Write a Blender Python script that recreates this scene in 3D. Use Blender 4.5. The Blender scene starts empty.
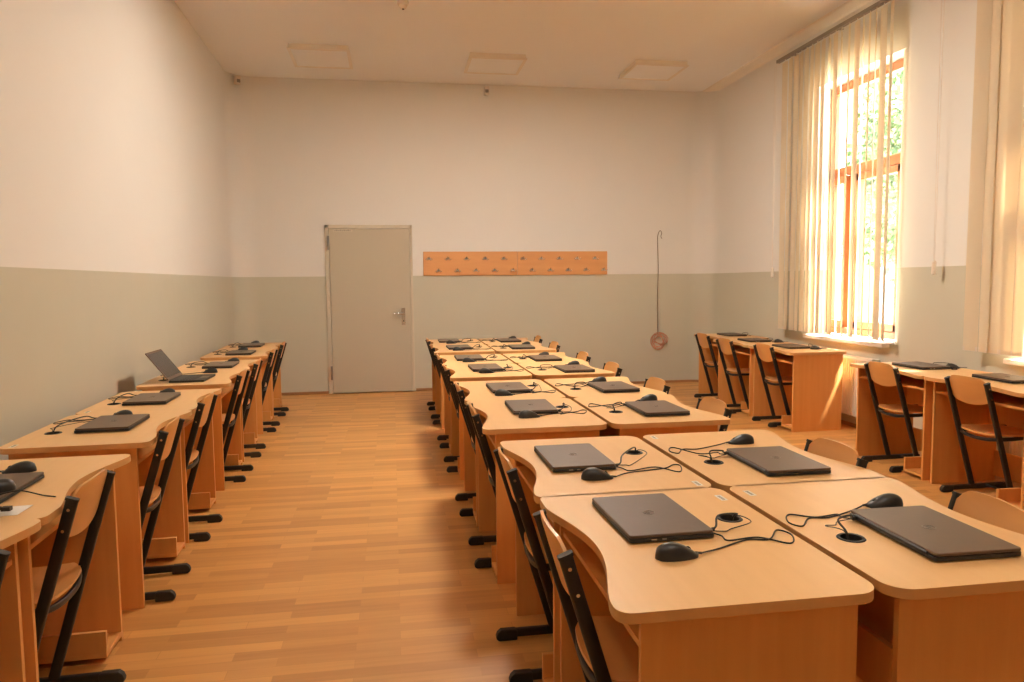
import bpy, bmesh, math, random
from mathutils import Vector, Matrix
PI = math.pi
random.seed(7)
C = bpy.context.scene.collection
sc = bpy.context.scene

# ------------------------------------------------------------------ materials
def nt(name):
    m = bpy.data.materials.new(name); m.use_nodes = True
    return m, m.node_tree, m.node_tree.nodes['Principled BSDF']
def N(t, kind, **kw):
    n = t.nodes.new(kind)
    for k, v in kw.items(): setattr(n, k, v)
    return n
def plain(name, col, rough=.5, metal=0, spec=.5, noise=0, nscale=30):
    m, t, b = nt(name)
    b.inputs['Base Color'].default_value = (*col, 1)
    b.inputs['Roughness'].default_value = rough
    b.inputs['Metallic'].default_value = metal
    b.inputs['Specular IOR Level'].default_value = spec
    if noise:
        tc = N(t, 'ShaderNodeTexCoord'); nz = N(t, 'ShaderNodeTexNoise'); nz.inputs['Scale'].default_value = nscale
        t.links.new(tc.outputs['Object'], nz.inputs['Vector'])
        mr = N(t, 'ShaderNodeMapRange'); mr.inputs[3].default_value = 1-noise; mr.inputs[4].default_value = 1+noise
        t.links.new(nz.outputs['Fac'], mr.inputs[0])
        mx = N(t, 'ShaderNodeVectorMath', operation='SCALE'); mx.inputs[0].default_value = col
        t.links.new(mr.outputs[0], mx.inputs['Scale']); t.links.new(mx.outputs[0], b.inputs['Base Color'])
    return m
def wood(name, c1, c2, stretch, rough=.4, contrast=.5):
    m, t, b = nt(name)
    tc = N(t, 'ShaderNodeTexCoord'); oi = N(t, 'ShaderNodeObjectInfo')
    mp = N(t, 'ShaderNodeMapping'); mp.inputs['Scale'].default_value = stretch
    ad = N(t, 'ShaderNodeVectorMath', operation='ADD')
    sc_ = N(t, 'ShaderNodeMath', operation='MULTIPLY'); sc_.inputs[1].default_value = 9
    t.links.new(oi.outputs['Random'], sc_.inputs[0])
    t.links.new(tc.outputs['Object'], mp.inputs['Vector']); t.links.new(mp.outputs[0], ad.inputs[0]); t.links.new(sc_.outputs[0], ad.inputs[1])
    n1 = N(t, 'ShaderNodeTexNoise'); n1.inputs['Scale'].default_value = 1.0; n1.inputs['Detail'].default_value = 5; n1.inputs['Distortion'].default_value = .4
    t.links.new(ad.outputs[0], n1.inputs['Vector'])
    cr = N(t, 'ShaderNodeValToRGB')
    cr.color_ramp.elements[0].position = .5-contrast/2; cr.color_ramp.elements[0].color = (*c2, 1)
    cr.color_ramp.elements[1].position = .5+contrast/2; cr.color_ramp.elements[1].color = (*c1, 1)
    t.links.new(n1.outputs['Fac'], cr.inputs[0]); t.links.new(cr.outputs[0], b.inputs['Base Color'])
    b.inputs['Roughness'].default_value = rough
    return m
M = {}
M['beech_top'] = wood('beech_top', (.82, .50, .215), (.78, .46, .19), (26, 2.5, 26), .36)
M['beech_panel'] = wood('beech_panel', (.78, .38, .115), (.71, .32, .085), (22, 22, 1.6), .42)
M['beech_edge'] = wood('beech_edge', (.70, .38, .14), (.64, .33, .115), (10, 10, 10), .45)
M['ply'] = wood('ply', (.74, .38, .125), (.65, .31, .095), (24, 2.2, 6), .34)
M['black'] = plain('black_steel', (.016, .0145, .013), .42)
M['cap'] = plain('black_plastic', (.02, .018, .016), .5)
M['chrome'] = plain('chrome', (.72, .69, .64), .25, 1)
M['laptop'] = plain('laptop_plastic', (.115, .072, .045), .42, 0, .5, .06, 60)
M['laptop_dark'] = plain('laptop_base', (.02, .018, .016), .5)
M['screen'] = plain('laptop_screen', (.045, .04, .036), .22)
M['emblem'] = plain('emblem_grey', (.15, .125, .10), .3, .5)
M['mouse'] = plain('mouse_plastic', (.022, .02, .018), .36)
M['cable'] = plain('cable_rubber', (.022, .02, .018), .5)
M['white_plastic'] = plain('white_plastic', (.78, .70, .60), .45)
M['paper'] = plain('paper', (.83, .78, .72), .7)
M['print'] = plain('print_grey', (.28, .25, .21), .7)
M['rack'] = wood('rack_wood', (.78, .40, .16), (.70, .34, .13), (2, 10, 14), .4)
M['door'] = plain('door_paint', (.54, .49, .38), .33, 0, .5, .03, 2)
M['door_frame'] = plain('door_frame_paint', (.64, .58, .46), .4)
M['radiator'] = plain('radiator_enamel', (.82, .76, .66), .35)
M['win_wood'] = wood('window_wood', (.34, .11, .03), (.26, .08, .02), (4, 4, 14), .4)
M['sill'] = plain('sill_stone', (.72, .66, .57), .3, 0, .5, .15, 60)
M['ceiling'] = plain('ceiling_paint', (.92, .93, .93), .85, 0, .3, .015, 1.2)
M['fixture'] = plain('fixture_white', (.86, .80, .70), .55)
M['base'] = wood('baseboard_wood', (.42, .22, .10), (.36, .18, .08), (2, 12, 12), .4)
M['rail'] = plain('rail_metal', (.30, .27, .23), .4, .4)
M['coil'] = plain('coil_wire', (.66, .33, .22), .5)
M['wire'] = plain('wall_wire', (.22, .16, .10), .6)
M['redcable'] = plain('red_cable', (.42, .05, .035), .5)

def wall_mat():
    m, t, b = nt('two_tone_wall')
    g = N(t, 'ShaderNodeNewGeometry'); s = N(t, 'ShaderNodeSeparateXYZ')
    t.links.new(g.outputs['Position'], s.inputs[0])
    nz = N(t, 'ShaderNodeTexNoise'); nz.inputs['Scale'].default_value = 3; nz.inputs['Detail'].default_value = 4
    t.links.new(g.outputs['Position'], nz.inputs['Vector'])
    gt = N(t, 'ShaderNodeMath', operation='GREATER_THAN'); gt.inputs[1].default_value = 1.547
    t.links.new(s.outputs['Z'], gt.inputs[0])
    up = N(t, 'ShaderNodeMix', data_type='RGBA'); up.inputs[6].default_value = (.80, .785, .74, 1); up.inputs[7].default_value = (.82, .805, .76, 1)
    lo = N(t, 'ShaderNodeMix', data_type='RGBA'); lo.inputs[6].default_value = (.57, .555, .45, 1); lo.inputs[7].default_value = (.60, .585, .475, 1)
    for x in (up, lo): t.links.new(nz.outputs['Fac'], x.inputs[0])
    mx = N(t, 'ShaderNodeMix', data_type='RGBA')
    t.links.new(gt.outputs[0], mx.inputs[0]); t.links.new(lo.outputs[2], mx.inputs[6]); t.links.new(up.outputs[2], mx.inputs[7])
    t.links.new(mx.outputs[2], b.inputs['Base Color'])
    r = N(t, 'ShaderNodeMapRange'); r.inputs[3].default_value = .30; r.inputs[4].default_value = .8
    t.links.new(gt.outputs[0], r.inputs[0]); t.links.new(r.outputs[0], b.inputs['Roughness'])
    n2 = N(t, 'ShaderNodeTexNoise'); n2.inputs['Scale'].default_value = 2.2; t.links.new(g.outputs['Position'], n2.inputs['Vector'])
    bp = N(t, 'ShaderNodeBump'); bp.inputs['Strength'].default_value = .12; bp.inputs['Distance'].default_value = .04
    t.links.new(n2.outputs['Fac'], bp.inputs['Height']); t.links.new(bp.outputs[0], b.inputs['Normal'])
    return m
M['wall'] = wall_mat()

def floor_mat():
    m, t, b = nt('parquet_floor')
    g = N(t, 'ShaderNodeNewGeometry')
    br = N(t, 'ShaderNodeTexBrick'); br.offset = .37; br.offset_frequency = 2
    br.inputs['Scale'].default_value = 1; br.inputs['Brick Width'].default_value = .47; br.inputs['Row Height'].default_value = .068
    br.inputs['Mortar Size'].default_value = .0012; br.inputs['Bias'].default_value = 0
    br.inputs['Color1'].default_value = (0, 0, 0, 1); br.inputs['Color2'].default_value = (1, 1, 1, 1); br.inputs['Mortar'].default_value = (.25, .25, .25, 1)
    t.links.new(g.outputs['Position'], br.inputs['Vector'])
    mp = N(t, 'ShaderNodeMapping'); mp.inputs['Scale'].default_value = (2.2, 30, 1)
    t.links.new(g.outputs['Position'], mp.inputs[0])
    nz = N(t, 'ShaderNodeTexNoise'); nz.inputs['Scale'].default_value = 1.3; nz.inputs['Detail'].default_value = 6
    t.links.new(mp.outputs[0], nz.inputs['Vector'])
    a = N(t, 'ShaderNodeMath', operation='MULTIPLY'); a.inputs[1].default_value = .62
    t.links.new(br.outputs['Color'], a.inputs[0])
    c = N(t, 'ShaderNodeMath', operation='MULTIPLY_ADD'); c.inputs[1].default_value = .5
    t.links.new(nz.outputs['Fac'], c.inputs[0]); t.links.new(a.outputs[0], c.inputs[2])
    cr = N(t, 'ShaderNodeValToRGB')
    cr.color_ramp.elements[0].position = .12; cr.color_ramp.elements[0].color = (.45, .20, .05, 1)
    cr.color_ramp.elements[1].position = .95; cr.color_ramp.elements[1].color = (.71, .355, .105, 1)
    t.links.new(c.outputs[0], cr.inputs[0]); t.links.new(cr.outputs[0], b.inputs['Base Color'])
    b.inputs['Roughness'].default_value = .38
    return m
M['floor'] = floor_mat()

def slat_mat():
    m, t, b = nt('blind_fabric')
    out = t.nodes['Material Output']; t.nodes.remove(b)
    d = N(t, 'ShaderNodeBsdfDiffuse'); d.inputs[0].default_value = (.80, .70, .52, 1)
    tr = N(t, 'ShaderNodeBsdfTranslucent'); tr.inputs[0].default_value = (.80, .66, .45, 1)
    mx = N(t, 'ShaderNodeMixShader'); mx.inputs[0].default_value = .17
    t.links.new(d.outputs[0], mx.inputs[1]); t.links.new(tr.outputs[0], mx.inputs[2]); t.links.new(mx.outputs[0], out.inputs[0])
    return m
M['slat'] = slat_mat()
def glass_mat():
    m, t, b = nt('window_glass')
    out = t.nodes['Material Output']; t.nodes.remove(b)
    tr = N(t, 'ShaderNodeBsdfTransparent'); gl = N(t, 'ShaderNodeBsdfGlossy'); gl.inputs['Roughness'].default_value = .02
    fr = N(t, 'ShaderNodeFresnel'); fr.inputs[0].default_value = 1.45
    mx = N(t, 'ShaderNodeMixShader')
    ge = N(t, 'ShaderNodeNewGeometry'); iv = N(t, 'ShaderNodeMath', operation='SUBTRACT'); iv.inputs[0].default_value = 1
    t.links.new(ge.outputs['Backfacing'], iv.inputs[1]); ml = N(t, 'ShaderNodeMath', operation='MULTIPLY')
    t.links.new(fr.outputs[0], ml.inputs[0]); t.links.new(iv.outputs[0], ml.inputs[1])
    t.links.new(ml.outputs[0], mx.inputs[0]); t.links.new(tr.outputs[0], mx.inputs[1]); t.links.new(gl.outputs[0], mx.inputs[2]); t.links.new(mx.outputs[0], out.inputs[0])
    return m
M['glass'] = glass_mat()

# ------------------------------------------------------------------ mesh builder
class MB:
    def __init__(s): s.v = []; s.f = []; s.m = []
    def add(s, vs, fs, mi=0):
        o = len(s.v); s.v += [tuple(p) for p in vs]; s.f += [[o+i for i in f] for f in fs]; s.m += [mi]*len(fs); return s
    def box(s, x0, x1, y0, y1, z0, z1, mi=0):
        return s.add([(x, y, z) for z in (z0, z1) for (x, y) in ((x0, y0), (x1, y0), (x1, y1), (x0, y1))],
                     [(3, 2, 1, 0), (4, 5, 6, 7), (0, 1, 5, 4), (1, 2, 6, 5), (2, 3, 7, 6), (3, 0, 4, 7)], mi)
    def prism(s, poly, z0, z1, mi=0, fn=lambda x, y, z: (x, y, z)):
        n = len(poly)
        vs = [fn(x, y, z0) for x, y in poly]+[fn(x, y, z1) for x, y in poly]
        return s.add(vs, [list(range(n))[::-1], list(range(n, 2*n))]+[(i, (i+1) % n, n+(i+1) % n, n+i) for i in range(n)], mi)
    def sweep(s, path, prof, up=(0, 0, 1), mi=0, closed=False):
        """prof: list of (side, up) offsets; path: points"""
        P = [Vector(p) for p in path]; n = len(P); k = len(prof); vs = []
        up = Vector(up)
        for i, p in enumerate(P):
            a = P[(i-1) % n] if (closed or i > 0) else p; b = P[(i+1) % n] if (closed or i < n-1) else p
            d = (b-a).normalized(); sd = d.cross(up)
            if sd.length < 1e-5: sd = d.cross(Vector((1, 0, 0)))
            sd.normalize(); u = sd.cross(d)
            vs += [p+sd*q[0]+u*q[1] for q in prof]
        fs = []
        for i in range(n if closed else n-1):
            for j in range(k):
                a = i*k+j; b = i*k+(j+1) % k; c = ((i+1) % n)*k+(j+1) % k; d = ((i+1) % n)*k+j
                fs.append((a, b, c, d))
        if not closed: fs += [list(range(k))[::-1], list(range((n-1)*k, n*k))]
        return s.add(vs, fs, mi)
    def tube(s, path, r, k=8, mi=0, closed=False, up=(0, 0, 1)):
        return s.sweep(path, [(r*math.cos(2*PI*j/k), r*math.sin(2*PI*j/k)) for j in range(k)], up, mi, closed)
    def lathe(s, prof, k=16, c=(0, 0, 0), mi=0, axis='z'):
        vs = []
        for r, z in prof:
            for j in range(k):
                a = 2*PI*j/k; x, y = r*math.cos(a), r*math.sin(a)
                p = {'z': (x, y, z), 'y': (x, z, y), 'x': (z, x, y)}[axis]
                vs.append((p[0]+c[0], p[1]+c[1], p[2]+c[2]))
        n = len(prof)
        fs = [(i*k+j, i*k+(j+1) % k, (i+1)*k+(j+1) % k, (i+1)*k+j) for i in range(n-1) for j in range(k)]
        fs += [list(range(k))[::-1], list(range((n-1)*k, n*k))]
        return s.add(vs, fs, mi)
    def grid(s, fn, nu, nv, th, mi=0):
        """a curved sheet with thickness: fn(u,v)->point, thickness along the sheet normal"""
        P = [[Vector(fn(i/nu, j/nv)) for j in range(nv+1)] for i in range(nu+1)]
        vs = []; W = nv+1
        nrm = []
        for i in range(nu+1):
            for j in range(nv+1):
                du = P[min(i+1, nu)][j]-P[max(i-1, 0)][j]; dv = P[i][min(j+1, nv)]-P[i][max(j-1, 0)]
                nrm.append(du.cross(dv).normalized())
        top = [P[i][j]+nrm[i*W+j]*th/2 for i in range(nu+1) for j in range(W)]
        bot = [P[i][j]-nrm[i*W+j]*th/2 for i in range(nu+1) for j in range(W)]
        o = len(top); fs = []
        for i in range(nu):
            for j in range(nv):
                a, b, c, d = i*W+j, (i+1)*W+j, (i+1)*W+j+1, i*W+j+1
                fs += [(a, b, c, d), (o+d, o+c, o+b, o+a)]
        rim = [i*W for i in range(nu+1)]+[nu*W+j for j in range(1, W)]+[i*W+nv for i in range(nu-1, -1, -1)]+[j for j in range(nv-1, 0, -1)]
        for q in range(len(rim)):
            a, b = rim[q], rim[(q+1) % len(rim)]
            fs.append((a, o+a, o+b, b))
        return s.add(top+bot, fs, mi)
    def build(s, name, mat, parent=None, smooth=35, bevel=0):
        me = bpy.data.meshes.new(name); me.from_pydata(s.v, [], s.f)
        mats = mat if isinstance(mat, (list, tuple)) else [mat]
        for x in mats: me.materials.append(x)
        me.polygons.foreach_set('material_index', s.m)
        bm = bmesh.new(); bm.from_mesh(me); bmesh.ops.recalc_face_normals(bm, faces=bm.faces); bm.to_mesh(me); bm.free()
        if smooth:
            me.polygons.foreach_set('use_smooth', [True]*len(me.polygons)); me.set_sharp_from_angle(angle=math.radians(smooth))
        o = bpy.data.objects.new(name, me); C.objects.link(o)
        if parent: o.parent = parent
        if bevel:
            b = o.modifiers.new('bevel', 'BEVEL'); b.width = bevel; b.segments = 2; b.limit_method = 'ANGLE'; b.angle_limit = math.radians(50)
            b.harden_normals = True
        return o
def tag(o, label=None, cat=None, group=None, kind=None):
    for k, v in (('label', label), ('category', cat), ('group', group), ('kind', kind)):
        if v: o[k] = v
    return o
def empty(name, loc=(0, 0, 0), rz=0, **kw):
    o = bpy.data.objects.new(name, None); C.objects.link(o); o.empty_display_size = .1
    o.location = loc; o.rotation_euler = (0, 0, rz); tag(o, **kw); return o
def copy_tree(o, parent=None):
    kids = [c for c in C.objects if c.parent == o]
    c = o.copy(); C.objects.link(c); c.parent = parent
    for k in kids: copy_tree(k, c)
    return c
def struct(o): o['kind'] = 'structure'; return o
def rrect(x0, x1, y0, y1, r, n=6):
    rs = r if isinstance(r, (list, tuple)) else [r]*4
    out = []
    for (cx, cy, a0, rr) in ((x0+rs[0], y0+rs[0], PI, rs[0]), (x1-rs[1], y0+rs[1], 1.5*PI, rs[1]), (x1-rs[2], y1-rs[2], 0, rs[2]), (x0+rs[3], y1-rs[3], .5*PI, rs[3])):
        for i in range(n+1):
            a = a0+.5*PI*i/n; out.append((cx+rr*math.cos(a), cy+rr*math.sin(a)))
    return out
def spline(pts, n=8):
    P = [Vector(p) for p in pts]; out = []
    for i in range(len(P)-1):
        p0 = P[max(i-1, 0)]; p1 = P[i]; p2 = P[i+1]; p3 = P[min(i+2, len(P)-1)]
        for k in range(n):
            t = k/n
            out.append(.5*((2*p1)+(p2-p0)*t+(2*p0-5*p1+4*p2-p3)*t*t+(3*p1-p0-3*p2+p3)*t**3))
    out.append(P[-1]); return out

# ------------------------------------------------------------------ room shell
H = 4.067; YB = 9.87; XR = 4.45; YF = -3.0
def xl(y): return -1.77-.022*y
TOPZ = .764
# floor and ceiling
struct(MB().box(-2.5, 4.85, YF-.3, YB+.3, -.12, 0).build('floor', M['floor'], smooth=0))
struct(MB().box(-2.5, 4.85, YF-.3, YB+.3, H, H+.2).build('ceiling', M['ceiling'], smooth=0))
# left wall, back wall with rounded corners, front wall
def arc(cx, cy, r, a0, a1, n=14): return [(cx+r*math.cos(a0+(a1-a0)*i/n), cy+r*math.sin(a0+(a1-a0)*i/n)) for i in range(n+1)]
r = .3
xa = xl(YB-r)
struct(MB().prism([(xl(YF), YF), (xa, YB-r), (xa-.3, YB-r), (xl(YF)-.3, YF)][::-1], 0, H).build('wall_left', M['wall'], smooth=0))
poly = arc(xa+r, YB-r, r, PI, PI/2)+arc(XR-r, YB-r, r, PI/2, 0)+[(XR+.35, YB-r), (XR+.35, YB+.3), (xa-.3, YB+.3), (xa-.3, YB-r)]
struct(MB().prism(poly, 0, H).build('wall_back', M['wall'], smooth=40))
struct(MB().box(-2.5, 4.85, YF-.3, YF, 0, H).build('wall_front', M['wall'], smooth=0))
# right wall with window openings
WC = [6.64, 4.0]; WH = .61; WZ0, WZ1 = .86, 3.45; XO = 4.80
mb = MB()
edges = sorted([YF]+[c-WH for c in WC]+[c+WH for c in WC]+[YB-r])
for i in range(0, len(edges), 2):
    y0, y1 = edges[i], edges[i+1]
    ra = .0 if i == 0 else .09; rb = .0 if i == len(edges)-2 else .20
    pts = [(XO, y0)]
    pts += [(XR, y0)] if ra == 0 else [(XR+ra-ra*math.sin(a), y0+ra-ra*math.cos(a)) for a in [PI/2*k/8 for k in range(9)]]
    pts += [(XR, y1)] if rb == 0 else [(XR+rb*.6-rb*.6*math.cos(a), y1-rb+rb*math.sin(a)) for a in [PI/2*k/8 for k in range(9)]]
    pts += [(XO, y1)]
    mb.prism(pts, WZ0, WZ1)
mb.box(XR, XO, YF, YB-r, WZ1, H); mb.box(XR, XO, YF, YB-r, 0, WZ0)
struct(mb.build('wall_right', M['wall'], smooth=30))
# cornice between ceiling and right wall
struct(MB().prism([(4.30, H), (4.315, H-.012), (4.43, H-.03), (XR, H-.045), (XR, H)], 0, 1, fn=lambda x, y, z: (x, YF+z*(YB-.02-YF), y)).build('trim_1', M['fixture'], smooth=0))
# baseboards
prof = arc(xa+r, YB-r, r-.013, PI, PI/2)+arc(XR-r, YB-r, r-.013, PI/2, 0)
outer = arc(xa+r, YB-r, r, PI, PI/2)+arc(XR-r, YB-r, r, PI/2, 0)
def bb(pa, pb, name):
    return struct(MB().prism(pa+pb[::-1], 0, .035).build(name, M['base'], smooth=40))
L1 = [p for p in prof if p[0] < -.86]; L2 = [p for p in outer if p[0] < -.86]
bb(L1+[(-.862, YB-.013)], L2+[(-.862, YB)], 'baseboard_back')
L1 = [p for p in prof if p[0] > .28]; L2 = [p for p in outer if p[0] > .28]
bb([(.285, YB-.013)]+L1, [(.285, YB)]+L2, 'baseboard_back')
bb([(xl(YF)+.013, YF), (xa+.013, YB-r)], [(xl(YF), YF), (xa, YB-r)], 'baseboard_left')
bb([(XR-.013, YB-r), (XR-.013, YF)], [(XR, YB-r), (XR, YF)], 'baseboard_right')

# windows
for wi, c in enumerate(WC):
    y0, y1 = c-WH, c+WH; X0, X1 = 4.61, 4.68
    w = empty('window_%d' % (wi+1), (0, 0, 0)); struct(w)
    f = MB()
    for a, b, z0, z1 in ((y0, y1, WZ1-.09, WZ1-.01), (y0, y1, WZ0+.02, WZ0+.09), (y0, y0+.06, WZ0+.02, WZ1-.01), (y1-.06, y1, WZ0+.02, WZ1-.01), (y0, y1, 2.50, 2.60)):
        f.box(X0, X1, a, b, z0, z1)
    f.box(X0, X1, c+.13, c+.19, WZ0+.02, 2.5)
    f.build('window_frame', M['win_wood'], w, bevel=.006, smooth=0)
    MB().box(4.645, 4.65, y0+.05, y1-.05, 2.58, WZ1-.08).build('transom_pane', M['glass'], w, smooth=0)
    # two casements, the far one standing slightly open into the room
    for nm, ya, yb, ang in (('sash', y0+.062, c+.128, 0), ('sash', c+.192, y1-.062, 0.16 if wi == 0 else 0)):
        wd = yb-ya; zz0, zz1 = WZ0+.095, 2.495
        g = MB()
        for a, b, z0, z1 in ((0, wd, zz0, zz0+.07), (0, wd, zz1-.07, zz1), (0, .065, zz0, zz1), (wd-.065, wd, zz0, zz1)):
            g.box(-.03, .03, -b, -a, z0, z1)
        so = g.build(nm, M['win_wood'], w, bevel=.006, smooth=0)
        so.location = (4.625, yb, 0); so.rotation_euler = (0, 0, -ang)
        MB().box(-.003, .003, -wd+.06, -.06, zz0+.065, zz1-.065).build('pane', M['glass'], so, smooth=0)
        if nm == 'sash' and yb > c+.2:
            hh = MB().box(-.045, -.03, -wd+.02, -wd+.05, 1.66, 1.80)
            hh.tube([(-.04, -wd+.035, 1.76), (-.075, -wd+.035, 1.76), (-.08, -wd+.035, 1.74), (-.08, -wd+.035, 1.64)], .009)
            hh.build('handle', M['chrome'], so)
    MB().box(4.37, 4.62, y0-.04, y1+.04, WZ0-.035, WZ0+.004).build('window_sill', M['sill'], w, bevel=.006, smooth=0)

# door
dx0, dx1 = -.80, .235
d = MB().box(dx0, dx1, YB-.045, YB-.005, .012, 2.165).build('door_1', M['door'], bevel=.004, smooth=0); struct(d)
fr = MB().box(dx0-.055, dx0-.004, YB-.03, YB+.0, 0, 2.215).box(dx1+.004, dx1+.035, YB-.03, YB+.0, 0, 2.215).box(dx0-.055, dx1+.035, YB-.03, YB+.0, 2.17, 2.215)
fr.build('door_frame', M['door_frame'], d, bevel=.003, smooth=0)
MB().prism(rrect(dx1-.125, dx1-.075, .90, 1.12, .01), YB-.052, YB-.045, fn=lambda x, y, z: (x, z, y)).build('handle_plate', M['chrome'], d)
MB().tube([(dx1-.10, YB-.05, 1.05), (dx1-.10, YB-.095, 1.05), (dx1-.115, YB-.10, 1.05), (dx1-.235, YB-.10, 1.052)], .011, 10).build('handle', M['chrome'], d)
MB().lathe([(.008, YB-.056), (.008, YB-.05)], 12, (dx1-.10, 0, .95), axis='y').build('keyhole', M['black'], d)
for z in (1.98, .28):
    MB().lathe([(.014, z-.09), (.014, z+.09)], 12, (dx0-.012, YB-.058, 0)).build('hinge', M['rail'], d)
m = MB().box(dx0+.06, dx0+.30, YB-.0475, YB-.045, 2.125, 2.155)
for k in range(9): m.box(dx0+.07+k*.024, dx0+.085+k*.024, YB-.049, YB-.0475, 2.132, 2.132+.012+.006*(k % 2), 1)
m.build('door_notice', [M['door_frame'], M['print']], d, smooth=0)

# ------------------------------------------------------------------ coat racks
def hook(parent, x, z):
    m = MB().box(x-.022, x+.022, YB-.026, YB-.022, z-.012, z+.014)
    m.tube([(x, YB-.025, z+.005), (x, YB-.05, z+.012), (x, YB-.062, z+.03)], .0055, 8)
    for s in (-1, 1):
        m.tube([(x, YB-.026, z-.004), (x+s*.02, YB-.045, z-.022), (x+s*.042, YB-.052, z-.012), (x+s*.045, YB-.052, z)], .005, 8)
    m.build('hook', M['chrome'], parent)
for (x0, x1, lab) in ((.411, 1.68, 'beech coat rack board with ten metal hooks, the half nearer the door'), (1.684, 2.945, 'beech coat rack board with ten metal hooks, the half farther from the door')):
    k = empty('coat_rack', (0, 0, 0), label=lab, cat='coat rack', group='coat racks on the back wall')
    k.location = (0, 0, 0)
    MB().box(x0, x1, YB-.022, YB-.001, 1.545, 1.865).build('board', M['rack'], k, bevel=.003, smooth=0)
    for i in range(5):
        hook(k, x0+.075+i*.252, 1.772); hook(k, x0+.20+i*.252, 1.615)

# ------------------------------------------------------------------ ceiling things
for (x0, x1, y0, y1, lab) in ((-1.08, -.41, 8.46, 9.17, 'square white ceiling panel light, leftmost of three'), (.92, 1.59, 8.52, 9.17, 'square white ceiling panel light, middle one of three'),
                              (2.89, 3.56, 8.53, 9.18, 'square white ceiling panel light nearest the windows')):
    e = empty('ceiling_light', ((x0+x1)/2, (y0+y1)/2, H), label=lab, cat='ceiling light', group='panel lights on the ceiling')
    w, h = (x1-x0)/2, (y1-y0)/2
    MB().box(-w+.012, w-.012, -h+.012, h-.012, -.05, 0).build('housing', M['fixture'], e, bevel=.004, smooth=0)
    f = MB()
    for a in ((-w, w, -h, -h+.035), (-w, w, h-.035, h), (-w, -w+.035, -h+.035, h-.035), (w-.035, w, -h+.035, h-.035)): f.box(*a, -.06, -.045)
    f.build('frame', M['fixture'], e, smooth=0)
    MB().box(-w+.035, w-.035, -h+.035, h-.035, -.054, -.050).build('diffuser', M['ceiling'], e, smooth=0)
M['fill_glow'] = plain('fill_diffuser', (.9, .88, .84), .5)  # glowing face of the added fill panels
M['fill_glow'].node_tree.nodes['Principled BSDF'].inputs['Emission Color'].default_value = (1, .92, .82, 1)
M['fill_glow'].node_tree.nodes['Principled BSDF'].inputs['Emission Strength'].default_value = 1.5
for row, (yc, rn) in enumerate(((6.1, 'middle'), (1.0, 'front'))):  # lit panels added out of view to brighten the room evenly
    for col, (xc, cn) in enumerate(((-.74, 'aisle'), (1.26, 'middle block'))):
        e = empty('ceiling_light', (xc, yc, H), label=f'added out-of-view fill light in a square white ceiling panel, {rn} row above the {cn}', cat='ceiling light', group='added fill lights out of view')
        MB().box(-.32, .32, -.32, .32, -.05, 0).build('housing', M['fixture'], e, bevel=.004, smooth=0)
        MB().box(-.30, .30, -.30, .30, -.054, -.050).build('diffuser', M['fill_glow'], e, smooth=0)
        la = bpy.data.lights.new('fill_light', 'AREA'); la.shape = 'SQUARE'; la.size = .6; la.energy = ((6, 160), (10, 32))[row][col]; la.color = (1, .90, .78)
        lo = bpy.data.objects.new('fill_light', la); C.objects.link(lo); lo.parent = e; lo.location = (0, 0, -.06)
e = empty('smoke_detector', (.155, 7.13, H), label='small round smoke detector on the ceiling above the aisle', cat='smoke detector')
MB().lathe([(.055, 0), (.055, -.02), (.045, -.03)], 20).build('base', M['fixture'], e)
MB().lathe([(.034, -.028), (.034, -.048), (.02, -.062)], 20).build('sensor_head', M['white_plastic'], e)
MB().lathe([(.012, -.061), (.010, -.068)], 12).build('lens', M['black'], e)
def sensor(loc, rz, lab):
    e = empty('motion_sensor', loc, rz, label=lab, cat='sensor', group='motion sensors at the back')
    MB().box(-.012, .012, -.03, 0, -.01, .03).build('bracket', M['rail'], e, bevel=.003)
    m = MB().prism(rrect(-.034, .034, -.065, .045, .012), -.075, -.03, fn=lambda x, y, z: (x, z, y)); m.build('housing', M['white_plastic'], e, bevel=.004)
    MB().prism(rrect(-.022, .022, -.04, .0, .006), -.083, -.07, fn=lambda x, y, z: (x, z, y)).build('lens', M['print'], e, bevel=.003)
sensor((1.285, YB, 3.985), 0, 'small motion sensor high on the back wall between ceiling lights')
sensor((-1.88, YB-.10, 3.99), .75, 'small motion sensor up in the left back corner')

# wall wire with hanging coil
e = empty('hanging_cable', (3.69, YB, 0), label='thin loose cable hanging on the back wall, ending in a reddish coil', cat='cable')
MB().tube(spline([(0, -.012, 1.0-.30), (-.01, -.01, 1.2), (.0, -.01, 1.6), (-.012, -.01, 2.0), (-.005, -.012, 2.1), (.02, -.015, 2.15), (.045, -.014, 2.12), (.035, -.012, 2.07), (.05, -.012, 2.04)]), .0045, 6, up=(1, 0, 0)).build('wire', M['wire'], e)
MB().tube(spline([(.018, -.012, .70), (.02, -.01, .95), (.015, -.01, 1.2)]), .004, 6, up=(1, 0, 0)).build('wire', M['white_plastic'], e)
m = MB(); 
pts = []
for i in range(140):
    a = i/139*2*PI*6; rr = .088+.030*math.sin(a*1.37+1); pts.append((rr*math.sin(a)+.01+.018*math.sin(a*.43), -.026-.014*math.sin(a*.61), .61+(rr+.022*math.sin(a*.3))*math.cos(a)))
m.tube(pts, .005, 5, up=(0, 1, 0)); m.build('coil', M['coil'], e)

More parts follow.
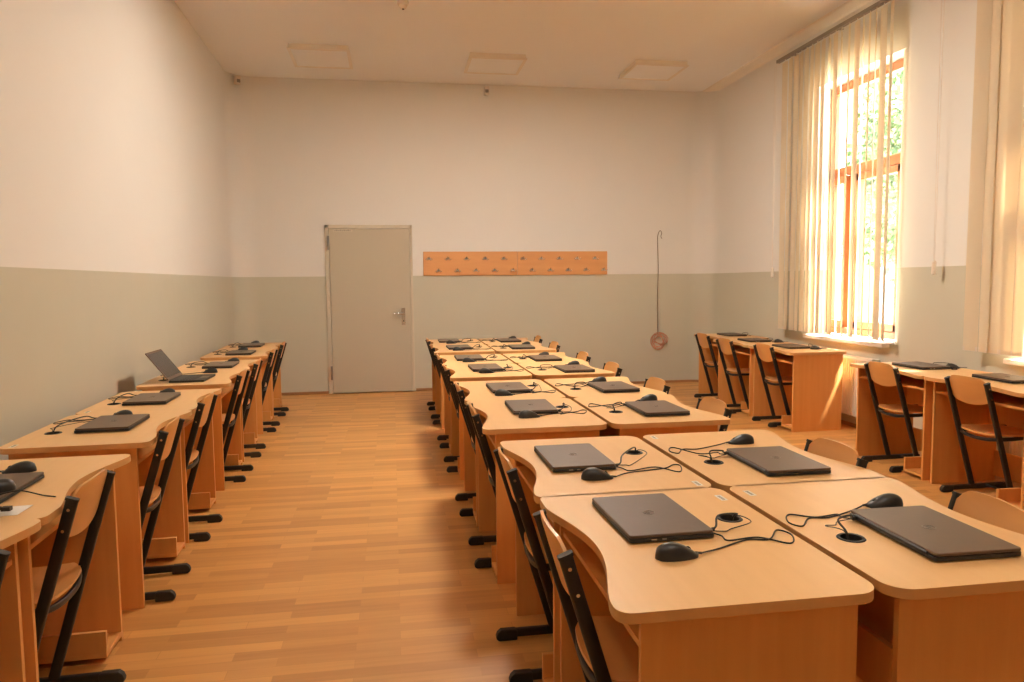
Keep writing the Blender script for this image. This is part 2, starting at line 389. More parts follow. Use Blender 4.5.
# ------------------------------------------------------------------ radiators
def radiator(y0, y1, lab):
    e = empty('radiator', (0, (y0+y1)/2, 0), label=lab, cat='radiator', group='radiators under the windows')
    w = (y1-y0)/2
    m = MB(); n = int((y1-y0)/.034)
    poly = []
    for i in range(n):
        a = -w+2*w*i/n; s = 2*w/n
        poly += [(4.362, a+s*.15), (4.362, a+s*.55), (4.374, a+s*.7), (4.374, a+s)]
    poly = [(4.385, -w)]+poly+[(4.385, w)]
    m.prism(poly, .13, .68)
    m.build('front_plate', M['radiator'], e, smooth=0)
    MB().box(4.405, 4.43, -w, w, .13, .68).build('back_plate', M['radiator'], e, smooth=0)
    g = MB().box(4.358, 4.435, -w, -w+.006, .12, .70).box(4.358, 4.435, w-.006, w, .12, .70).box(4.358, 4.366, -w, w, .68, .705).box(4.427, 4.435, -w, w, .68, .705)
    for i in range(24): g.box(4.366, 4.427, -w+2*w*(i+.3)/24, -w+2*w*(i+.6)/24, .69, .70)
    g.build('casing', M['radiator'], e, smooth=0)
    v = MB().lathe([(.016, -w-.10), (.022, -w-.09), (.022, -w-.045), (.012, -w-.03), (.012, -w)], 12, (4.40, 0, .62), axis='y')
    v.build('valve', M['white_plastic'], e)
    MB().tube([(4.40, -w-.04, .62), (4.40, -w-.04, 0.0)], .009, 8).tube([(4.42, w+.03, .16), (4.42, w+.03, 0)], .009, 8).tube([(4.41, w-.005, .16), (4.42, w+.03, .16)], .009, 8).build('pipe', M['radiator'], e)
radiator(6.10, 7.20, 'white ribbed radiator seen in the gap between the window-side desks')
radiator(3.30, 4.55, 'white ribbed radiator behind the nearest window-side desk')

# ------------------------------------------------------------------ vertical blinds
def blind(ya, yb, ya_s, yb_s, angs, lab, cordy, pitch):
    e = empty('vertical_blind', (4.33, (ya+yb)/2, 3.87), label=lab, cat='blind', group='vertical blinds at the windows')
    cy = (ya+yb)/2
    MB().box(-.022, .022, ya-cy, yb-cy, .0, .035).build('head_rail', M['rail'], e, bevel=.003)
    b = MB()
    for y in (ya+.2, cy, yb-.2): b.box(.0, XR-4.33, y-cy-.015, y-cy+.015, .035, .043)
    b.build('bracket', M['rail'], e)
    y = ya_s; i = 0
    zl = .90-3.87
    while y < yb_s:
        a = angs[i % len(angs)]; w = .0635
        # slightly bowed strip
        m = MB().grid(lambda u, v: ((u-.5)*2*w, .006*(1-(2*u-1)**2), -.03+(zl+.03)*v), 4, 6, .0012)
        o = m.build('slat', M['slat'], e, smooth=60)
        o.location = (0, y-cy, 0); o.rotation_euler = (random.uniform(-.003, .003), random.uniform(-.004, .004), a)
        MB().box(-w+.004, w-.004, -.003, .003, zl-.004, zl+.03).build('bottom_weight', M['white_plastic'], o, smooth=0)
        MB().box(-.006, .006, -.002, .002, -.032, 0.0).build('hanger', M['white_plastic'], o, smooth=0)
        y += pitch*random.uniform(.85, 1.15); i += 1
    c = MB().tube([(.035, cordy-cy+.012, .01), (.04, cordy-cy+.01, -1.2), (.045, cordy-cy+.005, -2.28)], .0018, 5).tube([(.035, cordy-cy-.02, .01), (.042, cordy-cy-.012, -1.2), (.045, cordy-cy-.005, -2.28)], .0018, 5)
    co = c.build('cord', M['white_plastic'], e)
    MB().lathe([(.006, -2.275), (.017, -2.285), (.017, -2.385), (.006, -2.395)], 12, (.045, cordy-cy, 0)).build('cord_weight', M['white_plastic'], co)
def A(deg): return math.radians(deg)
blind(5.80, 7.85, 5.93, 7.74, [A(x) for x in (65, 79, 51, 61, 50, 77, 63, 52, 75, 48, 74, 80, 72, 78, 74, 82, 76, 86)], 'cream vertical blind half open at the far window', 7.97, .105)
blind(2.95, 5.45, 3.10, 4.95, [A(x) for x in (100, 80, 108, 92, 75, 97)], 'cream vertical blind drawn closed at the near window, cut by the photo edge', 5.38, .105)

# ------------------------------------------------------------------ desk
def scoop(t):  # t along local y from -.425 to .425
    u = (t+.425)/.85
    if u < .07 or u > .86: return 0
    return .064*math.sin(PI*(u-.07)/.79)**1.25
def desk_outline():
    out = []; rf, rb = .035, .06; D = .61
    front = []
    for i in range(41):
        y = .425-rf-(.85-2*rf)*i/40; front.append((scoop(y), y))
    out += [(0+rf-rf*math.cos(a), -.425+rf-rf*math.sin(a)) for a in [PI/2*k/5 for k in range(1, 6)]]
    out += [(D-rb+rb*math.sin(a), -.425+rb-rb*math.cos(a)) for a in [PI/2*k/8 for k in range(9)]]
    out += [(D-rb+rb*math.cos(a), .425-rb+rb*math.sin(a)) for a in [PI/2*k/8 for k in range(9)]]
    out += [(rf-rf*math.sin(a), .425-rf+rf*math.cos(a)) for a in [PI/2*k/5 for k in range(0, 5)]]
    out += front
    return out
GX, GY = .50, .105
def make_desk(loc, rz):
    e = empty('computer_desk', loc, rz)
    ol = desk_outline()
    m = MB()
    # top with a round cable hole: two-ring triangulation through bmesh
    bm = bmesh.new()
    vo = [bm.verts.new((x, y, TOPZ)) for x, y in ol]; eo = [bm.edges.new((vo[i], vo[(i+1) % len(vo)])) for i in range(len(vo))]
    vh = [bm.verts.new((GX+.029*math.cos(2*PI*k/24), GY+.029*math.sin(2*PI*k/24), TOPZ)) for k in range(24)]
    eh = [bm.edges.new((vh[i], vh[(i+1) % 24])) for i in range(24)]
    res = bmesh.ops.triangle_fill(bm, edges=eo+eh, use_beauty=True)
    fs = [g for g in res['geom'] if isinstance(g, bmesh.types.BMFace)]
    for f in fs:
        c = f.calc_center_median()
    top = bm.faces[:]
    ex = bmesh.ops.extrude_face_region(bm, geom=top)
    for v in [g for g in ex['geom'] if isinstance(g, bmesh.types.BMVert)]: v.co.z -= .025
    bmesh.ops.recalc_face_normals(bm, faces=bm.faces)
    me = bpy.data.meshes.new('tabletop'); bm.to_mesh(me); bm.free(); me.materials.append(M['beech_top']); me.materials.append(M['beech_edge'])
    for p in me.polygons:
        p.use_smooth = True
        if abs(p.normal.z) < .5: p.material_index = 1
    me.set_sharp_from_angle(angle=math.radians(40))
    o = bpy.data.objects.new('tabletop', me); C.objects.link(o); o.parent = e
    b = o.modifiers.new('bevel', 'BEVEL'); b.width = .003; b.segments = 2; b.limit_method = 'ANGLE'; b.angle_limit = math.radians(60); b.harden_normals = True
    ZT = TOPZ-.025
    for y in (-.388, .370):
        MB().box(.062, .570, y, y+.018, 0, ZT).build('side_panel', M['beech_panel'], e, smooth=0, bevel=.0015)
    MB().box(.50, .516, -.37, .37, .42, ZT).build('back_panel', M['beech_panel'], e, smooth=0)
    MB().box(.556, .572, -.37, .37, .50, .60).build('cable_tray', M['beech_panel'], e, smooth=0, bevel=.001)
    MB().box(.07, .50, -.37, .37, .648, .664).build('under_shelf', M['beech_panel'], e, smooth=0, bevel=.001)
    MB().box(.06, .57, -.37, -.190, .022, .040).build('computer_shelf', M['beech_panel'], e, smooth=0, bevel=.001)
    MB().box(.06, .57, -.208, -.190, .040, .125).build('shelf_divider', M['beech_panel'], e, smooth=0, bevel=.001)
    MB().box(.555, .571, -.37, .37, .04, .22).build('bottom_rail', M['beech_panel'], e, smooth=0)
    g = MB().lathe([(.034, TOPZ-.02), (.034, TOPZ+.001), (.041, TOPZ+.0025), (.044, TOPZ)], 28, (GX, GY, 0))
    # ring only: replace lathe caps by an annulus
    g = MB(); prof = [(.0275, TOPZ-.024), (.0275, TOPZ+.002), (.034, TOPZ+.003), (.037, TOPZ), (.029, TOPZ-.001)]
    k = 28; vs = []
    for rr, z in prof:
        for j in range(k): vs.append((GX+rr*math.cos(2*PI*j/k), GY+rr*math.sin(2*PI*j/k), z))
    g.add(vs, [(i*k+j, i*k+(j+1) % k, ((i+1) % 5)*k+(j+1) % k, ((i+1) % 5)*k+j) for i in range(5) for j in range(k)])
    g.build('cable_grommet', M['cap'], e)
    return e
def sticker(parent, x, y, rot):
    m = MB().box(-.028, .028, -.011, .011, 0, .0006)
    for k in range(4): m.box(-.022+k*.011, -.014+k*.011, -.005, .005, .0006, .0007, 1)
    o = m.build('desk_sticker', [M['paper'], M['print']], parent, smooth=0); o['label'] = 'small white sticker'
    o.location = (x, y, TOPZ); o.rotation_euler = (0, 0, rot)

# ------------------------------------------------------------------ chair (faces +x; x=0 at the top of the posts)
def make_chair(loc, rz):
    e = empty('school_chair', loc, rz)
    W = .165
    def px(z): return (.80-z)/.77*.232 if z > .42 else .1145+(.42-z)/.39*.115
    prof = rrect(-.018, .018, -.011, .011, .007, 3)
    for s in (-1, 1):
        y = s*W
        # oval steel post, wide face along the slope
        p = MB().sweep([(px(z), y, z) for z in (.783, .6, .42, .2, .035)], [(b, a) for a, b in prof], up=(1, 0, .3))
        po = p.build('side_post', M['black'], e)
        MB().sweep([(px(.786), y, .787), (px(.78)+.001, y, .779)], [(b*1.12, a*1.1) for a, b in prof], up=(1, 0, .3)).build('end_cap', M['cap'], po)
        for z in (.752, .685):
            MB().lathe([(.005, 0), (.005, .003)], 10, (px(z), y+(.011 if s > 0 else -.014), z), axis='y').build('bolt', M['chrome'], po)
        sk = MB().sweep([(.03, y, .028), (.46, y, .028)], [(a, b) for a, b in rrect(-.0125, .0125, -.0165, .0165, .006, 3)])
        so = sk.build('skid', M['black'], e)
        for x0, x1, h in ((-.012, .075, .046), (.395, .50, .042)):
            q = MB()
            pts = [(x0+.012, 0), (x1, 0), (x1, h-.004), (x1-.01, h), (x0+.02, h), (x0+.006, h-.012), (x0, h-.028), (x0+.002, .008)]
            q.prism(pts, y-.0155, y+.0155, fn=lambda x, yy, z: (x, z, yy)); q.build('glide', M['cap'], so, bevel=.005)
        sr = MB().sweep([(px(.42)+.005, y, .425), (.20, y, .424), (.42, y, .432), (.47, y*.98, .431)], [(a, b) for a, b in rrect(-.009, .009, -.012, .012, .005, 3)])
        sr.build('seat_rail', M['black'], e)
    MB().tube([(.33, -W, .034), (.33, W, .034)], .0085, 8).build('cross_rod', M['black'], e)
    MB().sweep(spline([(px(.42)+.006, -W, .424), (.102, -.09, .411), (.098, 0, .406), (.102, .09, .411), (px(.42)+.006, W, .424)], 5), [(a, b) for a, b in rrect(-.008, .008, -.011, .011, .005, 3)]).build('rear_rail', M['black'], e)
    MB().sweep([(.40, -W, .43), (.40, W, .43)], [(a, b) for a, b in rrect(-.008, .008, -.01, .01, .004, 2)]).build('front_rail', M['black'], e)
    # seat: dished plywood with rounded corners and a rolled front
    def seat(u, v):
        y = (v-.5)*2; x = u
        yy = y*.182
        c = 1-max(0, abs(y)-.80)/.20*(1-math.sqrt(max(0, 1-((abs(y)-.80)/.20)**2)) if abs(y) > .80 else 0)
        xb = .112-.022*(1-y*y)+.03*max(0, abs(y)-.8)/.2; xf = .49-.035*max(0, abs(y)-.7)/.3
        X = xb+(xf-xb)*x
        z = .445-.014*math.sin(PI*min(1, x*1.15))*(1-.6*y*y)+(.006*(1-x)) - (.05*((x-.78)/.22)**2 if x > .78 else 0)
        z -= .012*(1-y*y)*(1-x)**3
        return (X, yy, z+.002)
    MB().grid(seat, 14, 14, .010).build('seat', M['ply'], e, smooth=50)
    # backrest: concave plywood between the posts, rounded top corners, lower edge bowed
    def back(u, v):
        y = (u-.5)*2; ay = abs(y)
        top = .815-.008*y*y-(.042*((ay-.62)/.38)**2.4 if ay > .62 else 0)
        bot = .632+.030*ay**2+(.018*((ay-.8)/.2)**2 if ay > .8 else 0)
        z = bot+(top-bot)*v
        x = px(min(z, .80))+.010-.018*(1-y*y)
        return (x, y*.161, z)
    MB().grid(back, 16, 10, .009).build('backrest', M['ply'], e, smooth=50)
    return e

# ------------------------------------------------------------------ laptop (closed), hinge side +x
LW, LD = .177, .119
def text_mesh(s, size):
    cu = bpy.data.curves.new('letters', 'FONT'); cu.body = s; cu.size = size; cu.shear = .25; cu.extrude = .0002; cu.align_x = 'CENTER'; cu.align_y = 'CENTER'
    o = bpy.data.objects.new('letters_src', cu); C.objects.link(o)
    dg = bpy.context.evaluated_depsgraph_get(); me = bpy.data.meshes.new_from_object(o.evaluated_get(dg))
    bpy.data.objects.remove(o); bpy.data.curves.remove(cu); me.name = 'emblem_letters'; me.materials.clear(); me.materials.append(M['emblem'])
    return me
HP = text_mesh('hp', .022)
def emblem(parent, z, loc=None):
    k = 28; vs = []
    for rr, zz in ((.0155, 0), (.0155, .0006), (.0175, .0006), (.0175, 0)):
        for j in range(k): vs.append((rr*math.cos(2*PI*j/k), rr*math.sin(2*PI*j/k), zz))
    o = MB().add(vs, [(i*k+j, i*k+(j+1) % k, ((i+1) % 4)*k+(j+1) % k, ((i+1) % 4)*k+j) for i in range(4) for j in range(k)]).build('emblem', M['emblem'], parent)
    o.location = (0, 0, z)
    return o
def make_laptop(loc, rz):
    e = empty('laptop', loc, rz)
    MB().prism(rrect(-LD, LD, -LW, LW, .010), .003, .014).build('base', M['laptop_dark'], e, bevel=.002)
    l = MB().prism(rrect(-LD, LD-.003, -LW, LW, .012), .0150, .0235).build('lid', M['laptop'], e, bevel=.003)
    em = emblem(l, .0235)
    t = bpy.data.objects.new('emblem_letters', HP); C.objects.link(t); t.parent = l; t.location = (0, 0, .0237); t.rotation_euler = (0, 0, -PI/2)
    MB().tube([(LD-.004, -LW+.03, .0135), (LD-.004, LW-.03, .0135)], .006, 10, up=(0, 0, 1)).build('hinge', M['laptop_dark'], e)
    f = MB().box(-LD+.015, -LD+.025, -.13, .13, 0, .004).box(LD-.03, LD-.02, -.13, .13, 0, .004); f.build('rubber_foot', M['cap'], e)
    MB().box(-.06, -.045, -LW-.0004, -LW+.001, .007, .0115).box(-.03, -.018, -LW-.0004, -LW+.001, .007, .0115).build('port', M['rail'], e)
    return e

# ------------------------------------------------------------------ mouse: cable leaves at +x
def make_mouse(loc, rz):
    e = empty('computer_mouse', loc, rz)
    n = 16; k = 20; m = MB(); vs = []
    for i in range(n+1):
        t = i/n; x = -.056+.112*t
        w = .031*math.sqrt(max(0, 1-(2*t-1)**2*(.93 if t < .5 else .9)))**.8*(1-.18*t)
        h = .039*(math.sin(PI*min(1, (t*.93+.07))**.72))**.75
        if i == 0: w *= .45; h = .012
        if i == n: w *= .6; h = .010
        for j in range(k):
            a = 2*PI*j/k; cy = math.cos(a); sy = math.sin(a)
            z = .001+(h*(sy**.8 if sy > 0 else 0))
            y = w*cy*(1 if sy >= 0 else .93)
            vs.append((x, y, max(z, .001)))
    fs = [(i*k+j, i*k+(j+1) % k, (i+1)*k+(j+1) % k, (i+1)*k+j) for i in range(n) for j in range(k)]+[list(range(k))[::-1], list(range(n*k, (n+1)*k))]
    m.add(vs, fs).build('body', M['mouse'], e, smooth=70)
    MB().lathe([(.006, -.003), (.009, -.002), (.009, .002), (.006, .003)], 16, (.028, 0, .0175), axis='y').build('scroll_wheel', M['cap'], e)
    MB().tube([(.05, 0, .008), (.066, 0, .006)], .0032, 8).build('cable_boot', M['cable'], e)
    MB().lathe([(.005, .0325), (.004, .0385)], 12, (-.018, 0, 0)).build('badge', M['emblem'], e)
    return e

desk0 = chair0 = lap0 = mouse0 = None
used = set(); later = []
def place(proto, make, loc, rz, name):
    if name not in used:
        used.add(name); proto.location = loc; proto.rotation_euler = (0, 0, rz); return proto
    c = copy_tree(proto); c.location = loc; c.rotation_euler = (0, 0, rz); return c
desk0 = make_desk((0, 0, 0), 0); chair0 = make_chair((0, 0, 0), 0); lap0 = make_laptop((0, 0, 0), 0); mouse0 = make_mouse((0, 0, 0), 0)

ORD = ['nearest', 'second', 'third', 'fourth', 'fifth', 'sixth', 'seventh', 'farthest']
def rowname(i, n):
    if i == 0: return 'nearest'
    if i == n-1: return 'farthest'
    return ORD[i]+'-nearest'
ROWS = {
 'left': dict(what='left wall row', n=8), 'aisle': dict(what='middle block, aisle side', n=8), 'window': dict(what='middle block, window side', n=8),
}
def cable(name, pts, parent=None, r=.0022, mat='cable', n=7):
    o = MB().tube(spline(pts, n), r, 6).build(name, M[mat], parent, smooth=60); return o
TT = TOPZ+.0028
def W2(loc, rz, p):
    c, s = math.cos(rz), math.sin(rz); return (loc[0]+c*p[0]-s*p[1], loc[1]+s*p[0]+c*p[1], p[2])
def inv(loc, rz, w):
    dx, dy = w[0]-loc[0], w[1]-loc[1]; c, s = math.cos(rz), math.sin(rz); return (c*dx+s*dy, -s*dx+c*dy)

rnd = random.Random(3)
def station(front_x, yc, rz, lap, mouse, chair, dlab, llab, mlab, clab, plab, groups, lrot=0, stick=None, closed=True, stiff=1.0, mrot=0):
    """one desk with what stands on it and at it; all coordinates are places in the room"""
    D = place(desk0, make_desk, (front_x, yc, 0), rz, 'd'); tag(D, dlab, 'desk', groups[0])
    loc = (front_x, yc)
    if stick: later.append(lambda: sticker(D, stick[0], stick[1], PI/2))
    lpos = None
    if lap:
        if closed:
            Lp = place(lap0, make_laptop, (lap[0], lap[1], TOPZ), rz+lrot, 'l'); tag(Lp, llab, 'laptop', groups[1])
        lx, ly = inv(loc, rz, lap)
        # rear right corner of the laptop as its user sees it
        cx, cy = lx+LD-.008, ly-LW+.03
        j = rnd.uniform(-.012, .012)
        p = cable('power_cable', [W2(loc, rz, q) for q in [(cx, cy, TOPZ+.010), (cx+.03, cy+.01+j, TOPZ+.018), (cx+.055, cy+.05, TOPZ+.035), (GX-.005+j, GY-.05, TOPZ+.03+.3*abs(j)), (GX+.003, GY-.012, TOPZ+.006), (GX+.004, GY, TOPZ-.06)]], r=.003)
        tag(p, plab, 'cable', groups[4])
        MB().tube(spline([W2(loc, rz, q) for q in [(cx+.01, cy+.008, TOPZ+.010), (cx+.06, cy+.015-j, TT), (cx+.085, cy+.03, TT), (GX+.03, GY-.07, TOPZ+.012), (GX+.008, GY-.014, TOPZ+.012), (GX+.008, GY-.004, TOPZ-.05)]], 6), .0016, 5).build('cable_strand', M['cable'], p)
        pl = MB().tube([W2(loc, rz, q) for q in [(cx-.004, cy, TOPZ+.010), (cx+.022, cy+.006+j, TOPZ+.0135)]], .0058, 8).build('plug', M['cap'], p)
        lpos = (cx, cy)
    if mouse:
        Ms = place(mouse0, make_mouse, (mouse[0], mouse[1], TOPZ), rz+mrot, 'm'); tag(Ms, mlab, 'mouse', groups[2])
        a = inv((mouse[0], mouse[1]), rz+mrot, W2(loc, rz, (0, 0, 0)))
        # mouse cable: out to the back of the desk, round and back to the laptop, in the mouse's own frame
        mxy = inv(loc, rz, mouse)
        def loc2m(q):
            w = W2(loc, rz, q); m_ = inv(mouse, rz+mrot, w); return (m_[0], m_[1], q[2]-TOPZ)
        hx, hy = mxy[0]+.066*math.cos(mrot), mxy[1]+.066*math.sin(mrot)
        bend = rnd.uniform(-.02, .03)
        pts = [(hx, hy, TOPZ+.006), (hx+.06, hy+.03+bend, TT), (min(hx+.16, .50), hy+.075, TT), (min(hx+.22, .54), hy+.07+bend, TT), (.578, hy+.13, TT), (.598, hy+.09+bend, TT)]
        if lpos:
            pts += [(.56, hy+.03, TT), (.50, lpos[1]-.045+bend, TT), ((lpos[0]+.45)/2, lpos[1]-.055, TT), (lpos[0]+.03, lpos[1]-.02, TT+.002), (lpos[0]-.006, lpos[1]+.012, TOPZ+.009)]
        mp_ = [loc2m(q) for q in pts]; later.append(lambda: cable('mouse_cable', mp_, Ms, n=7))
    if chair:
        c = place(chair0, make_chair, (chair[0], chair[1], 0), chair[2] if len(chair) > 2 else rz, 'c'); tag(c, clab, 'chair', groups[3])
    return D

def labs(row, i, n, side, extra=''):
    k = rowname(i, n)
    return (f'beech computer desk with a scooped front edge, {k} {side}',
            f'closed dark grey laptop on the {k} desk {side}{extra}',
            f'black wired mouse on the {k} desk {side}',
            f'plywood school chair at the {k} desk {side}',
            f'black charger cable between laptop and desk hole, {k} desk {side}')
def grp(side): return (f'computer desks {side}', f'closed laptops on the desks {side}', f'mice on the desks {side}', f'school chairs {side}', f'charger cables {side}')

# middle block, aisle side (people sit facing +x)
S = 'of the middle block, aisle side'
YS = [1.832, 2.668, 3.775, 4.623, 5.675, 6.523, 7.625, 8.473]
FX = [.446, .440, .405, .403, .400, .398, .392, .388]
LAP = [(.712, 1.965), (.672, 2.70), (.725, 3.86), (.715, 4.60), (.713, 5.74), (.665, 6.53), (.672, 7.64), (.635, 8.53)]
MOU = [(.683, 1.682), (.690, 2.425), (.672, 3.615), (.655, 4.36), (.690, 5.48), (.640, 6.28), (.645, 7.38), (.643, 8.25)]
CH = [1.862, 2.675, 3.775, 4.615, 5.69, 6.525, 7.62, 8.475]
for i in range(8):
    d_, l_, m_, c_, p_ = labs('aisle', i, 8, S)
    station(FX[i], YS[i], 0, LAP[i], MOU[i], (.398-.002*i, CH[i], rnd.uniform(-.02, .02)), d_, l_, m_, c_, p_, grp(S), lrot=rnd.uniform(-.03, .03) if i else .02,
            stick={0: (.565, .30), 1: (.565, -.365)}.get(i), mrot=rnd.uniform(-.1, .1) if i else .04)
# middle block, window side (facing -x)
S = 'of the middle block, window side'
BX = [1.078, 1.074, 1.036, 1.034, 1.030, 1.028, 1.020, 1.018]
LAP = [(1.40, 1.705), (1.40, 2.50), (1.366, 3.67), (1.378, 4.48), (1.378, 5.50), (1.320, 6.33), (1.315, 7.50), (1.320, 8.38)]
MOU = [(1.451, 1.955), (1.436, 2.846), (1.432, 3.975), (1.375, 4.80), (1.45, 5.82), (1.371, 6.64), (1.42, 7.83), (1.41, 8.70)]
CH = [1.80, 2.575, 3.665, 4.53, 5.51, 6.40, 7.60, 8.48]
for i in range(8):
    d_, l_, m_, c_, p_ = labs('window', i, 8, S)
    station(BX[i]+.61, YS[i], PI, LAP[i], MOU[i], (1.70, CH[i], PI+(rnd.uniform(-.03, .03) if i else -.12)), d_, l_, m_, c_, p_, grp(S), lrot=rnd.uniform(-.03, .03),
            stick={0: (.565, -.33), 1: (.565, -.36)}.get(i), mrot=rnd.uniform(-.15, .1))
# left wall row (facing -x), running parallel to the slightly skewed left wall
S = 'of the left wall row'
YL = [1.90, 2.742, 3.808, 4.655, 5.725, 6.573, 7.705, 8.552]
RL = PI+math.atan(.035)
LAP = [None, (-1.36, 2.64), (-1.37, 3.83), (-1.43, 4.62), 'open', (-1.445, 6.46), (-1.505, 7.60), (-1.565, 8.50)]
MOU = [None, (-1.383, 2.93), (-1.413, 4.06), (-1.422, 4.86), (-1.425, 6.0), (-1.42, 6.80), (-1.56, 7.95), (-1.59, 8.82)]
CH = [1.81, 2.61, 3.655, 4.46, 5.72, 6.50, 7.57, 8.45]
for i in range(8):
    fx = -.955-.035*YL[i]
    d_, l_, m_, c_, p_ = labs('left', i, 8, S)
    lp = LAP[i]; op = lp == 'open'
    if op: lp = (-1.445, 5.60)
    station(fx, YL[i], RL, lp, MOU[i], (-.955-.035*CH[i]+.040, CH[i], RL+rnd.uniform(-.02, .02)), d_, l_, m_, c_, p_, grp(S), closed=not op,
            stick={2: (.555, .37), 3: (.555, .36)}.get(i), mrot=rnd.uniform(-.1, .1))
# right wall row (facing +x)
YR = [4.165, 5.015, 6.755, 7.605, 8.455]
LAP = [(4.06, 4.28), (4.03, 5.06), (3.98, 6.84), (4.0, 7.66), (4.15, 8.52)]
MOU = [None, (4.20, 4.93), (4.10, 6.60), (4.17, 7.42), None]
CH = [4.185, 5.035, 6.80, 7.57, 8.36]
RN = ['nearest desk under the windows, cut by the photo edge', 'desk under the windows, left of the nearest one', 'near end desk of the far window-side trio', 'middle desk of the far window-side trio', 'last desk of the window-side row, by the back corner']
SH = ['nearest window-side desk', 'second-nearest window-side desk', 'third-nearest window-side desk', 'fourth-nearest window-side desk', 'farthest window-side desk by the back corner']
for i in range(5):
    g = ('computer desks along the window wall', 'closed laptops on the window-wall desks', 'mice on the window-wall desks', 'school chairs along the window wall', 'charger cables on the window-wall desks')
    station(3.67 if i < 4 else 3.80, YR[i], 0, LAP[i], MOU[i], (3.665+(0, 0, -.02, -.07, .02)[i], CH[i], rnd.uniform(-.02, .02)), 'beech computer desk with scooped front, '+RN[i],
            'closed dark grey laptop on the '+SH[i], 'black wired mouse on the '+SH[i], 'plywood school chair with slanted black posts at the '+SH[i],
            'black charger cable on the '+SH[i], g, lrot=rnd.uniform(-.05, .05))

# open laptop on the left wall row
e = empty('laptop', (-1.45, 5.595, TOPZ), RL-.03, label='open dark grey laptop, screen tilted back, on the left wall row', cat='laptop')
b = MB().prism(rrect(-LD, LD, -LW, LW, .010), .003, .017).build('base', M['laptop_dark'], e, bevel=.002)
k = MB()
for r_ in range(5):
    for c_ in range(14):
        k.box(-.045+r_*.019, -.030+r_*.019, -.160+c_*.0228, -.141+c_*.0228, .017, .0185)
k.build('keyboard', M['cap'], b, smooth=0)
MB().box(-.108, -.058, -.055, .045, .0168, .0174).build('touchpad', M['laptop'], b, smooth=0)
MB().tube([(LD-.004, -LW+.03, .017), (LD-.004, LW-.03, .017)], .006, 10).build('hinge', M['laptop_dark'], e)
MB().box(-LD+.015, -LD+.025, -.13, .13, 0, .004).box(LD-.03, LD-.02, -.13, .13, 0, .004).build('rubber_foot', M['cap'], e)
l = MB().prism(rrect(0, .243, -LW, LW, .010), -.004, .004).build('lid', M['laptop'], e, bevel=.002)
l.location = (LD-.002, 0, .020); l.rotation_euler = (0, -math.radians(53), 0)
MB().box(.02, .228, -LW+.012, LW-.012, .0038, .0046).build('screen', M['screen'], l, smooth=0)
em = emblem(l, -.0046); em.location = (.12, 0, -.0046)

# second mouse, leaflet and cable bundle on the left wall row
Q = place(mouse0, make_mouse, (-1.285, 2.565, TOPZ+.0240), RL+.5, 'm')
tag(Q, 'black mouse lying on top of a closed laptop, cut by the left photo edge', 'mouse')
for fn in later: fn()
cable('mouse_cable', [(.066, 0, .006), (.09, .03, .004), (.07, .07, .003), (.0, .06, .003), (-.06, .05, .003), (-.12, .07, -.019), (-.15, .11, -.021)], Q)
pp = MB().grid(lambda u, v: (-1.36+.23*u, 2.335+.10*v+.03*u, TOPZ+.002+.012*math.sin(PI*u)*math.sin(PI*v)), 8, 6, .0012).build('leaflet', M['paper'], None, smooth=60)
tag(pp, 'crumpled white paper sleeve under a black plug at the left photo edge', 'paper')
u = MB().tube(spline([(-1.33, 2.38, TOPZ+.022), (-1.29, 2.40, TOPZ+.03), (-1.25, 2.375, TOPZ+.028), (-1.21, 2.385, TOPZ+.024), (-1.17, 2.375, TOPZ+.020)]), .006, 8)
u.tube(spline([(-1.31, 2.40, TOPZ+.026), (-1.27, 2.42, TOPZ+.03), (-1.24, 2.385, TOPZ+.034), (-1.28, 2.37, TOPZ+.03)]), .006, 8)
u.box(-1.175, -1.15, 2.366, 2.384, TOPZ+.014, TOPZ+.026)
tag(u.build('plug_adapter', M['cap']), 'short black adapter lead lying on the white paper sleeve', 'cable')

# red cable loop under the nearest window-side desk
ce = MB().tube(spline([(4.34, 4.62, .006), (4.34, 4.42, .02), (4.345, 4.30, .12), (4.345, 4.28, .25), (4.345, 4.16, .36), (4.345, 4.0, .36), (4.345, 3.86, .22), (4.34, 3.80, .02)]), .005, 6, up=(1, 0, 0)).build('red_cable', M['redcable'])
tag(ce, 'thin red cable looping below the radiator behind the nearest window-side desk', 'cable')

# ------------------------------------------------------------------ outside
M['ground'] = plain('paving', (.55, .50, .42), .8, 0, .3, .1, 3)
M['yellow'] = plain('yellow_plaster', (.50, .42, .17), .9)
M['beige'] = plain('beige_plaster', (.17, .11, .07), .9)
M['leaf'] = plain('leaf_green', (.05, .10, .02), .6)
M['bark'] = plain('bark', (.16, .11, .07), .9)
M['blue'] = plain('pale_blue_metal', (.45, .60, .78), .5)
g = MB().box(XO, 40, -20, 45, -.5, -.3).build('courtyard_ground', M['ground'], smooth=0); struct(g)
e = empty('neighbour_building', (0, 0, 0), label='pale yellow building with beige bands across the courtyard, seen through the far window', cat='building')
MB().box(16, 22, 12, 40, -.3, 11).build('wall', M['yellow'], e, smooth=0)
for i, (y0, y1, z0, z1) in enumerate(((24.2, 25.6, 2.6, 4.2), (19.6, 21.2, 2.8, 6.0), (22.2, 22.9, 3.5, 6.5), (27, 28.6, 3, 5))):
    MB().box(15.93, 16.0, y0, y1, z0, z1).build('wall_panel', M['beige'], e, smooth=0)
e = empty('courtyard_tree', (10.2, 13.3, -.3), label='leafy green tree in the courtyard outside the far window', cat='tree')
MB().tube([(0, 0, 0), (.05, 0, 1.5), (-.05, .1, 3.0), (.1, 0, 5)], .12, 10).tube([(-.05, .1, 2.6), (.6, .3, 4.2)], .05, 8).tube([(0, 0, 2.2), (-.5, -.5, 3.8)], .05, 8).build('trunk', M['bark'], e)
rt = random.Random(11); m = MB()
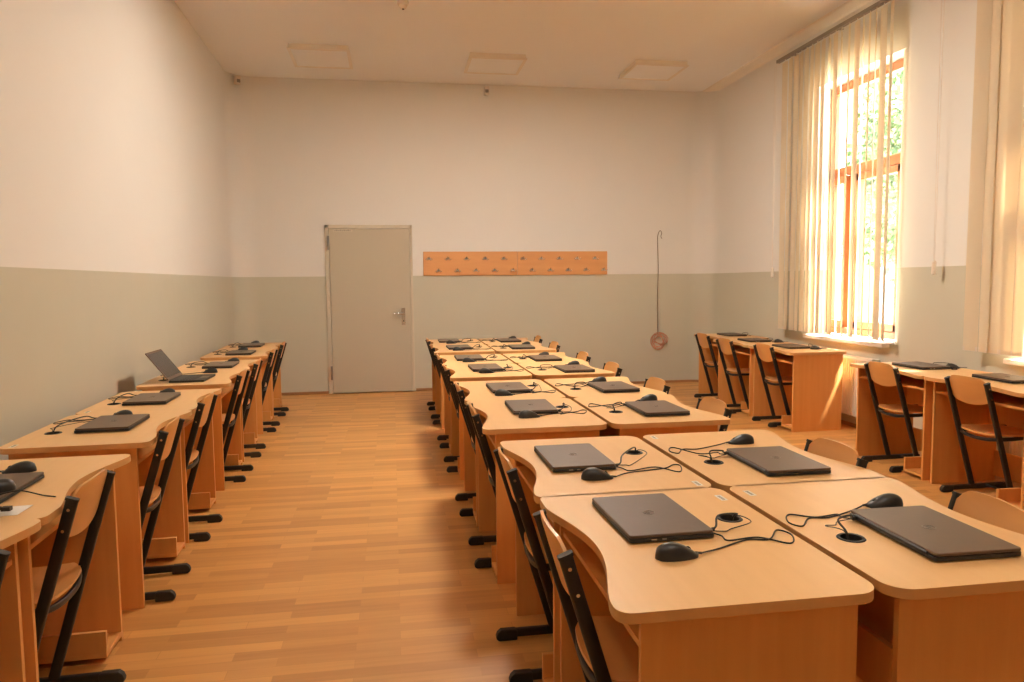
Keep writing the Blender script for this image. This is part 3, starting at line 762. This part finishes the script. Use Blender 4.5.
for k in range(4200):
    th = rt.uniform(0, 2*PI); ph = math.acos(rt.uniform(-1, 1)); rr = rt.random()**.4
    cx, cy, cz = rr*1.15*math.sin(ph)*math.cos(th), rr*1.15*math.sin(ph)*math.sin(th), 4.1+rr*2.6*math.cos(ph)
    a = Vector((rt.uniform(-1, 1), rt.uniform(-1, 1), rt.uniform(-1, 1))).normalized(); b_ = a.cross(Vector((rt.uniform(-1, 1), rt.uniform(-1, 1), rt.uniform(-1, 1)))).normalized()
    s = rt.uniform(.05, .10); p = Vector((cx, cy, cz))
    m.add([p-a*s, p+b_*s*.5, p+a*s, p-b_*s*.5], [(0, 1, 2, 3)])
m.build('foliage', M['leaf'], e, smooth=0)
e = empty('courtyard_fence', (0, 0, 0), label='pale blue sheet fence below the tree outside the far window', cat='fence')
fm = MB()
for i in range(40): fm.box(12.0+(.03 if i % 2 else 0), 12.04+(.03 if i % 2 else 0), 12.0+i*.12, 12.12+i*.12, -.3, 1.75)
fm.build('sheet', M['blue'], e, smooth=0)
for i in range(4): MB().box(12.08, 12.16, 12.1+i*1.5, 12.18+i*1.5, -.3, 1.8).build('post', M['rail'], e, smooth=0)

# ------------------------------------------------------------------ light
w = bpy.data.worlds.new('sky'); sc.world = w; w.use_nodes = True
bg = w.node_tree.nodes['Background']; bg.inputs[0].default_value = (.80, .93, 1.10, 1); bg.inputs[1].default_value = 9.0
su = bpy.data.lights.new('sun', 'SUN'); su.energy = 120; su.angle = math.radians(4); su.color = (1, .98, .95)
o = bpy.data.objects.new('sun', su); C.objects.link(o)
dv = Vector((-1, .42, -2.4)).normalized(); o.rotation_euler = dv.to_track_quat('-Z', 'Y').to_euler(); o.location = (8, 0, 10)

# ------------------------------------------------------------------ camera
f, yaw, pit, rol = 731.47, .160788, .080216, -.009273
fw = Vector((math.sin(yaw)*math.cos(pit), math.cos(yaw)*math.cos(pit), -math.sin(pit)))
r0 = Vector((math.cos(yaw), -math.sin(yaw), 0)); u0 = r0.cross(fw)
rt_ = r0*math.cos(rol)+u0*math.sin(rol); up_ = -r0*math.sin(rol)+u0*math.cos(rol)
cam = bpy.data.cameras.new('camera'); cam.sensor_width = 36; cam.lens = f*36/1024; cam.clip_start = .05; cam.clip_end = 200
co = bpy.data.objects.new('camera', cam); C.objects.link(co)
mt = Matrix((rt_, up_, -fw)).transposed().to_4x4(); mt.translation = (0, 0, 1.45); co.matrix_world = mt
sc.camera = co
sc.view_settings.view_transform = 'Standard'; sc.view_settings.look = 'None'; sc.view_settings.gamma = 1; sc.view_settings.use_curve_mapping = False
sc.view_settings.exposure = 0.06
sc.cycles.use_denoising = True
sc.cycles.max_bounces = 10; sc.cycles.diffuse_bounces = 7; sc.cycles.transparent_max_bounces = 12
sc.cycles.caustics_reflective = False; sc.cycles.caustics_refractive = False; sc.cycles.sample_clamp_indirect = 8
